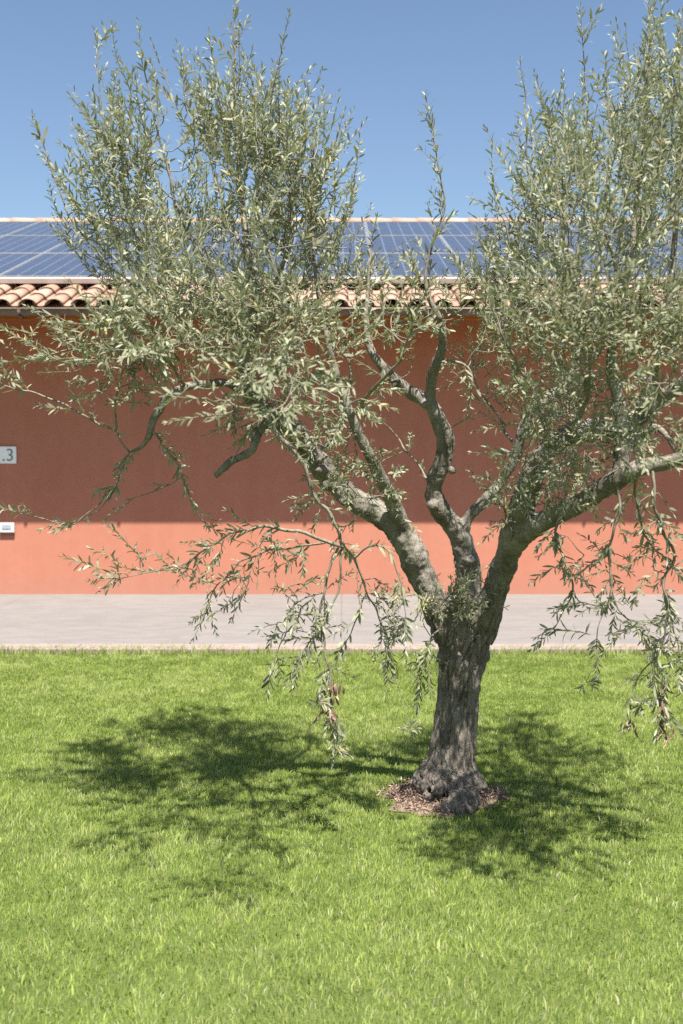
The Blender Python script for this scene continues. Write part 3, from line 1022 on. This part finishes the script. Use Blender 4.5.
# leafy masses: centre u, v, spread u, v, depth centre, depth spread, shoots, bias (x, y, z), nodes per shoot
MASS = [
    (225, 240, 105, 115, .05, .42, 190, (0, 0, .9), (9, 17)),
    (175, 175, 80, 85, .05, .35, 92, (-.1, 0, 1), (10, 18)),
    (120, 215, 60, 75, .05, .28, 58, (-.35, 0, .8), (9, 15)),
    (255, 150, 55, 60, .10, .30, 44, (.05, 0, 1), (10, 18)),
    (300, 215, 55, 75, .05, .35, 42, (.15, 0, .9), (9, 16)),
    (215, 315, 95, 50, .0, .45, 74, (-.1, -.1, .4), (7, 13)),
    (305, 330, 85, 65, .05, .45, 72, (.15, -.2, .4), (7, 14)),
    (95, 340, 65, 26, -.1, .22, 16, (-.8, 0, .1), (7, 12)),
    (165, 350, 55, 35, -.15, .25, 20, (-.4, -.2, -.1), (6, 11)),
    (350, 300, 45, 50, .15, .22, 34, (.1, 0, .8), (8, 14)),
    (300, 400, 75, 40, -.1, .40, 42, (.1, -.3, 0), (6, 11)),
    (345, 445, 45, 45, -.12, .32, 26, (.1, -.4, 0), (6, 11)),
    (255, 425, 40, 28, -.12, .2, 13, (-.3, -.3, -.2), (6, 10)),
    (120, 380, 50, 30, -.12, .16, 9, (-.4, 0, .0), (6, 10)),
    (400, 345, 34, 50, -.1, .20, 14, (.1, -.1, .4), (7, 12)),
    (470, 335, 34, 48, .3, .20, 15, (.1, -.1, .4), (7, 12)),
    (470, 395, 40, 40, .3, .25, 8, (.1, -.2, .2), (6, 10)),
    (510, 290, 42, 45, .15, .25, 34, (-.1, 0, .8), (8, 14)),
    (600, 235, 80, 100, -.1, .45, 165, (0, 0, .95), (9, 17)),
    (655, 160, 45, 100, -.2, .38, 82, (.05, 0, 1), (10, 18)),
    (560, 190, 50, 70, .0, .26, 40, (-.05, 0, 1), (10, 17)),
    (515, 240, 30, 40, .2, .2, 14, (-.3, 0, .9), (9, 14)),
    (565, 320, 70, 50, -.2, .45, 84, (-.1, -.1, .5), (7, 14)),
    (640, 330, 60, 60, -.3, .40, 76, (.1, -.1, .5), (7, 14)),
    (715, 250, 45, 130, -.3, .38, 60, (.2, 0, .9), (9, 16)),
    (740, 380, 50, 60, -.5, .3, 24, (.4, -.1, -.1), (7, 13)),
    (425, 300, 48, 28, .15, .15, 26, (0, 0, .4), (6, 10)),
    (545, 400, 55, 45, -.2, .42, 40, (0, -.3, .2), (6, 12)),
    (605, 425, 55, 48, -.45, .30, 48, (0, -.3, .1), (6, 12)),
    (548, 475, 48, 36, -.45, .18, 26, (-.1, -.4, -.2), (6, 11)),
    (515, 525, 22, 28, -.36, .14, 12, (0, -.4, .2), (6, 10)),
    (655, 490, 30, 35, -.62, .16, 14, (0, -.3, -.5), (6, 12)),
    (375, 485, 38, 36, -.2, .16, 18, (0, -.5, .1), (6, 10)),
    (340, 495, 30, 25, -.15, .22, 12, (-.1, -.4, -.3), (6, 10)),
    (230, 330, 90, 60, -1.0, .22, 21, (-.1, -.5, .3), (7, 13)),
    (300, 390, 70, 40, -1.1, .20, 14, (0, -.5, 0), (6, 11)),
    (130, 330, 60, 50, -.9, .2, 18, (-.4, -.3, .3), (7, 12)),
    (620, 360, 60, 55, -1.0, .25, 36, (0, -.5, .3), (7, 13)),
    (668, 430, 40, 40, -1.15, .2, 20, (.1, -.5, 0), (6, 12)),
    (250, 388, 70, 34, -1.45, .15, 13, (-.1, -.4, .1), (6, 11)),
    (55, 350, 48, 26, -.25, .15, 12, (-.7, 0, .2), (6, 11)),
    # drooping skirts
    (255, 545, 66, 22, -.52, .12, 13, (-.5, 0, -.12), (6, 11)),
    (150, 570, 50, 14, -.6, .05, 11, (-.7, 0, .05), (6, 11)),
    (232, 590, 34, 20, -.4, .10, 10, (-.45, 0, -.3), (6, 11)),
    (305, 615, 38, 38, -.5, .08, 18, (-.15, 0, -.4), (6, 11)),
    (385, 605, 26, 32, -.45, .08, 14, (0, -.1, -.2), (6, 10)),
    (450, 618, 38, 26, -.17, .06, 30, (.1, -.5, .2), (6, 10)),
    (424, 655, 9, 22, -.2, .04, 4, (-.1, -.2, -.9), (6, 9)),
    (585, 560, 36, 42, -.6, .10, 9, (-.3, 0, -.15), (6, 10)),
    (650, 555, 32, 48, -.62, .12, 16, (0, 0, -.2), (6, 11)),
    (610, 615, 38, 28, -.68, .07, 10, (-.3, 0, -.2), (6, 11)),
    (668, 640, 20, 44, -.74, .06, 10, (.1, 0, -.4), (6, 11)),
]
# the crown was pruned open over the middle limbs, so the sun reaches their bark
LIT = [p for k in (3, 4) for p, r in limb_paths[k][1] if r > .012][::2] + [p for p, r in limb_paths[1][1] if r > .05] + [p for p, r in limb_paths[5][1] if r > .02][::3]
LIT += [p for b in branch_paths for p, r in b if p.z < 1.25][::4]


def shades(P):
    for q in LIT:
        for h in (0.0, .14):
            w_ = P + Vector((0, 0, h)) - q
            t_ = w_.dot(TO_SUN)
            if .04 < t_ and (w_ - TO_SUN * t_).length < .085: return True
    return False


targets = []
for (cu, cv, su, sv, dy, sy, cnt, bias, nn) in MASS:
    for _ in range(int(cnt * (2.35 if cnt > 20 else 1.2 if cv < 500 else .95))):
        for _try in range(20):
            x_, y_, z_ = random.uniform(-1, 1), random.uniform(-1, 1), random.uniform(-1, 1)
            if x_ * x_ + y_ * y_ + z_ * z_ < 1: break
        P = at(cu + su * x_, cv + sv * y_, TREE_Y + fwd(cv, dy) + sy * z_ * (2.6 if cnt > 20 else 1.2))
        # clumping: skip spots where a coarse noise is low, so the crown opens into gaps
        if cnt > 20 and noise.noise(P * 2.4 + Vector((4, 0, 1))) + .35 * noise.noise(P * 6) < -.07: continue
        if cv < 560 and shades(P) and random.random() < .72: continue
        targets.append((P, bias, nn))
A0 = np.array([(q.x, q.y, q.z) for q in nodes], np.float32)
targets.sort(key=lambda t: float(((A0 - np.array(t[0], np.float32)) ** 2).sum(1).min()))
for P, bias, nn in targets:
    bz = Vector(bias)
    d, ln = twig_to(P, 1.0 if bias[2] > 0 else (-.2 if bias[2] < -.1 else 0.0))
    d0 = (d * .55 + bz + Vector((random.gauss(0, .42), random.gauss(0, .40), random.gauss(0, .34)))).normalized()
    shoot(P, d0, random.randint(*nn), bz * .6, .0021, random.uniform(.036, .050) * (.9 if P.y < 4.2 else 1))

# leaves straight on the thin ends of the drawn branches, ending in a terminal shoot
for pp, den in [(x[1], .40) for x in limb_paths if x[0] != 'trunk'] + [(b, .25) for b in branch_paths[1:]]:
    for i in range(2, len(pp)):
        p, r = pp[i]
        if r > .0085: continue
        d = (p - pp[i - 1][0]).normalized()
        q0 = pp[i - 1][0]
        if r < .0065 and noise.noise(p * 9) > .08:
            for k in range(1):
                c = q0.lerp(p, random.random())
                o = (Quaternion(d, random.random() * 6.28) @ d.orthogonal()).normalized()
                for sgn in (1, -1):
                    add_leaf(c, d * .9 + o * .8 * sgn, UP + d * .4, random.uniform(.042, .064), min(1, max(0, random.gauss(.45, .22))))
        if random.random() < den:
            o = (Quaternion(d, random.random() * 6.28) @ d.orthogonal()).normalized()
            shoot(p, d * .9 + o * .8, random.randint(4, 8), d * .3, .0014, random.uniform(.042, .054))
    p, r = pp[-1]
    if r < .004:
        d = (p - pp[-3][0]).normalized()
        shoot(pp[-3][0], d, 9, d * .4, .0016, .046)

# single sprays hanging in front on hair-thin stems
for (u0, v0, u1, v1, dy) in [(386, 660, 410, 728, -.42), (334, 730, 337, 748, -.53), (596, 648, 586, 682, -.72), (654, 640, 642, 704, -.76), (328, 690, 320, 700, -.53)]:
    a_, b_ = at(u0, v0, TREE_Y + dy), at(u1, v1, TREE_Y + dy - .04)
    tw.rand = .3
    tw.tube([a_, a_.lerp(b_, .5) + Vector((.012, 0, 0)), b_], [.0016, .0013, .0012], 5, caps=False)
    for q in range(4):
        shoot(b_, Vector((random.gauss(0, .6), -.5 + random.gauss(0, .3), random.gauss(-.1, .6))), 4, Vector((0, 0, 0)), .0011, .05, .008)
# withered brown leaf clusters at the ends of two hanging strands
for (u, v, du, dv, dy, cnt) in [(332, 700, 10, 26, -.53, 26), (322, 705, 6, 18, -.53, 12), (662, 705, 7, 26, -.76, 30), (668, 725, 4, 14, -.76, 14), (630, 722, 5, 8, -.76, 8), (338, 690, 5, 10, -.53, 8)]:
    top = at(u, v - dv, TREE_Y + dy)
    bot = at(u + random.uniform(-3, 3), v + dv * .8, TREE_Y + dy)
    tw.rand = .0
    tw.tube([top, top.lerp(bot, .5), bot], [.002, .0016, .001], 5, caps=False)
    for _ in range(cnt):
        p = top.lerp(bot, random.random()) + Vector((random.gauss(0, .006), random.gauss(0, .012), 0))
        add_leaf(p, Vector((random.gauss(0, .4), random.gauss(0, .4), -1)), Vector((random.gauss(0, 1), random.gauss(0, 1), .2)), random.uniform(.035, .055), random.random(), random.gauss(0, .5), dead)


def leaf_mesh(name, data):
    n = len(data)
    B = np.array([d[0] for d in data]); D = np.array([d[1] for d in data]); Nn = np.array([d[2] for d in data])
    Ln = np.array([d[3] for d in data]); Wd = np.array([d[4] for d in data]); T = np.array([d[5] for d in data]); C = np.array([d[6] for d in data])
    S = np.cross(D, Nn)
    stations = [(0.0, .10), (.22, .72), (.52, 1.0), (.80, .66), (1.0, .0)]
    V = []
    for t, w in stations:
        mid = B + D * (Ln * t)[:, None] - Nn * (Ln * C * t * t)[:, None]
        if t == 1.0:
            V.append(mid)
        else:
            fold = Nn * (Wd * w * .16)[:, None]
            V.append(mid - S * (Wd * w * .5)[:, None] + fold)
            V.append(mid + S * (Wd * w * .5)[:, None] + fold)
    K = len(V)
    V = np.stack(V, 1).reshape(-1, 3)
    quads = [(0, 1, 3, 2), (2, 3, 5, 4), (4, 5, 7, 6)]
    loops = np.array([i for q in quads for i in q] + [6, 7, 8])
    tot = np.array([4, 4, 4, 3])
    AL = (loops[None, :] + (np.arange(n) * K)[:, None]).ravel()
    AT = np.tile(tot, n)
    ST = np.concatenate([[0], np.cumsum(AT)[:-1]])
    me = np_mesh(name, V, AL, ST, AT, True)
    at_ = me.attributes.new('rnd', 'FLOAT', 'POINT')
    at_.data.foreach_set('value', np.repeat(T, K).astype(np.float32))
    return me


print('LEAVES', len(leaves), 'TWIG VERTS', len(tw.v), 'DEAD', len(dead))
crown = link('crown', leaf_mesh('crown', leaves), M['leaf'], tree)
link('twigs', tw.mesh('twigs', True, True), M['twig'], tree)
dl = link('withered_leaves', leaf_mesh('withered_leaves', dead), M['dead'], crown)
dl['label'] = 'withered brown leaves hanging at the strand ends'


# ------------------------------------------------------------------ bare patch round the trunk, with dry leaf litter
BED = Vector((BASE.x - .035, BASE.y - .02, 0))
BRX, BRY = .235, .20


def bed_r(w):
    return 1 + .16 * math.sin(3 * w + 1) + .10 * math.sin(7 * w) + .06 * math.sin(13 * w + 2)


mb = MB()
ringn, rr = 64, 8
vs = [(BED.x, BED.y, .035)]
fs = []
for j in range(1, rr + 1):
    for k in range(ringn):
        w = 2 * math.pi * k / ringn
        q = j / rr
        x_, y_ = BED.x + BRX * 1.12 * q * bed_r(w) * math.cos(w), BED.y + BRY * 1.12 * q * bed_r(w) * math.sin(w)
        vs.append((x_, y_, .006 + .028 * (1 - q ** 2) + .008 * noise.noise(Vector((x_ * 22, y_ * 22, 0)))))
for k in range(ringn):
    fs.append((0, 1 + k, 1 + (k + 1) % ringn))
for j in range(rr - 1):
    for k in range(ringn):
        k2 = (k + 1) % ringn
        fs.append((1 + j * ringn + k, 1 + (j + 1) * ringn + k, 1 + (j + 1) * ringn + k2, 1 + j * ringn + k2))
mb.add(vs, fs)
tag(mb.build('soil_patch', M['soil'], smooth=True), kind='structure')
litter = []
for _ in range(2000):
    w, q = random.random() * 6.283, math.sqrt(random.random()) * 1.06
    x_, y_ = BED.x + BRX * q * bed_r(w) * math.cos(w), BED.y + BRY * q * bed_r(w) * math.sin(w)
    a_ = random.random() * 6.283
    litter.append((Vector((x_, y_, .03 + .026 * max(0, 1 - q * q) + random.uniform(-.006, .006))), Vector((math.cos(a_), math.sin(a_), random.gauss(0, .35))).normalized(),
                   Vector((random.gauss(0, .4), random.gauss(0, .4), 1)).normalized(), random.uniform(.010, .028), random.uniform(.003, .007), random.random(), random.gauss(0, .5)))
tag(link('leaf_litter', leaf_mesh('leaf_litter', litter), M['litter']), kind='stuff')

# ------------------------------------------------------------------ lawn blades


def blades(n, ylo, yhi, half, hmin, hmax, wmin, wmax):
    Y = np.sqrt(rng.uniform(ylo ** 2, yhi ** 2, n)) if half is None else rng.uniform(ylo, yhi, n)
    X = rng.uniform(-1, 1, n) * ((0.30 * Y + 1.3) if half is None else half)
    return X, Y, rng.uniform(hmin, hmax, n), rng.uniform(wmin, wmax, n)


def vnoise(X, Y, s, seed):
    """smooth value noise on the lawn, -1..1"""
    g = np.random.default_rng(seed).uniform(-1, 1, (256, 256))
    x, y = X * s + 100, Y * s + 100
    xi, yi = np.floor(x).astype(int), np.floor(y).astype(int)
    fx, fy = x - xi, y - yi
    fx, fy = fx * fx * (3 - 2 * fx), fy * fy * (3 - 2 * fy)
    def G(a, b): return g[a % 256, b % 256]
    return (G(xi, yi) * (1 - fx) + G(xi + 1, yi) * fx) * (1 - fy) + (G(xi, yi + 1) * (1 - fx) + G(xi + 1, yi + 1) * fx) * fy


parts_ = [blades(760000, 1.6, 8.72, None, .016, .029, .0017, .0033),
          blades(60000, -3.0, 8.72, 9.0, .02, .036, .005, .008),
          blades(9000, 8.58, 8.74, 5.5, .05, .085, .003, .005)]
X, Y, Hh, Wd = [np.concatenate(a) for a in zip(*parts_)]
w = np.arctan2((Y - BED.y) / BRY, (X - BED.x) / BRX)
q = np.hypot((X - BED.x) / BRX, (Y - BED.y) / BRY)
edge = 1 + .16 * np.sin(3 * w + 1) + .10 * np.sin(7 * w) + .06 * np.sin(13 * w + 2)
keep = (q > edge * rng.uniform(.9, 1.08, len(X))) | (rng.random(len(X)) < .012)
keep &= ~(q < .5)
X, Y, Hh, Wd, q = X[keep], Y[keep], Hh[keep], Wd[keep], q[keep]
n = len(X)
lush = vnoise(X, Y, 1.6, 1) * .5 + vnoise(X, Y, 4.5, 2) * .35 + vnoise(X, Y, 13, 3) * .3
tuft = vnoise(X, Y, 26, 4)
Hh = Hh * (1 + .22 * lush + .12 * tuft) * rng.uniform(.75, 1.2, n)
az = rng.uniform(0, 2 * np.pi, n) * 1.0
lean_az = vnoise(X, Y, 9, 5) * 2.5 + vnoise(X, Y, 30, 6) * 2.0
lx = .20 * np.cos(lean_az) + rng.normal(0, .30, n)
ly = .20 * np.sin(lean_az) + rng.normal(0, .30, n) - .05
sx, sy = np.cos(az), np.sin(az)
Z0 = np.full(n, -.004)
B = np.stack([X, Y, Z0], 1)
L3 = np.stack([lx, ly, np.zeros(n)], 1)
S3 = np.stack([sx, sy, np.zeros(n)], 1)
UPV = np.array([0, 0, 1.0])
mid = B + (L3 * .22 + UPV * .60) * Hh[:, None]
tip = B + (L3 * .95 + UPV * (1.0 - .25 * np.minimum(1, lx ** 2 + ly ** 2))[:, None]) * Hh[:, None]
V = np.stack([B - S3 * Wd[:, None] * .5, B + S3 * Wd[:, None] * .5, mid + S3 * Wd[:, None] * .42, mid - S3 * Wd[:, None] * .42, tip], 1).reshape(-1, 3)
lp = np.array([0, 1, 2, 3, 3, 2, 4])
AL = (lp[None, :] + (np.arange(n) * 5)[:, None]).ravel()
AT = np.tile(np.array([4, 3]), n)
ST = np.concatenate([[0], np.cumsum(AT)[:-1]])
me = np_mesh('grass', V, AL, ST, AT, True)
tone = .47 + .22 * lush + .13 * tuft + rng.normal(0, .20, n)
dry = rng.random(n) < .045
tone = np.where(dry, rng.uniform(.88, 1.0, n), np.clip(tone, 0, .9))
at_ = me.attributes.new('rnd', 'FLOAT', 'POINT')
at_.data.foreach_set('value', np.repeat(tone, 5).astype(np.float32))
tag(link('grass', me, M['grass']), kind='stuff')
print('BLADES', n)
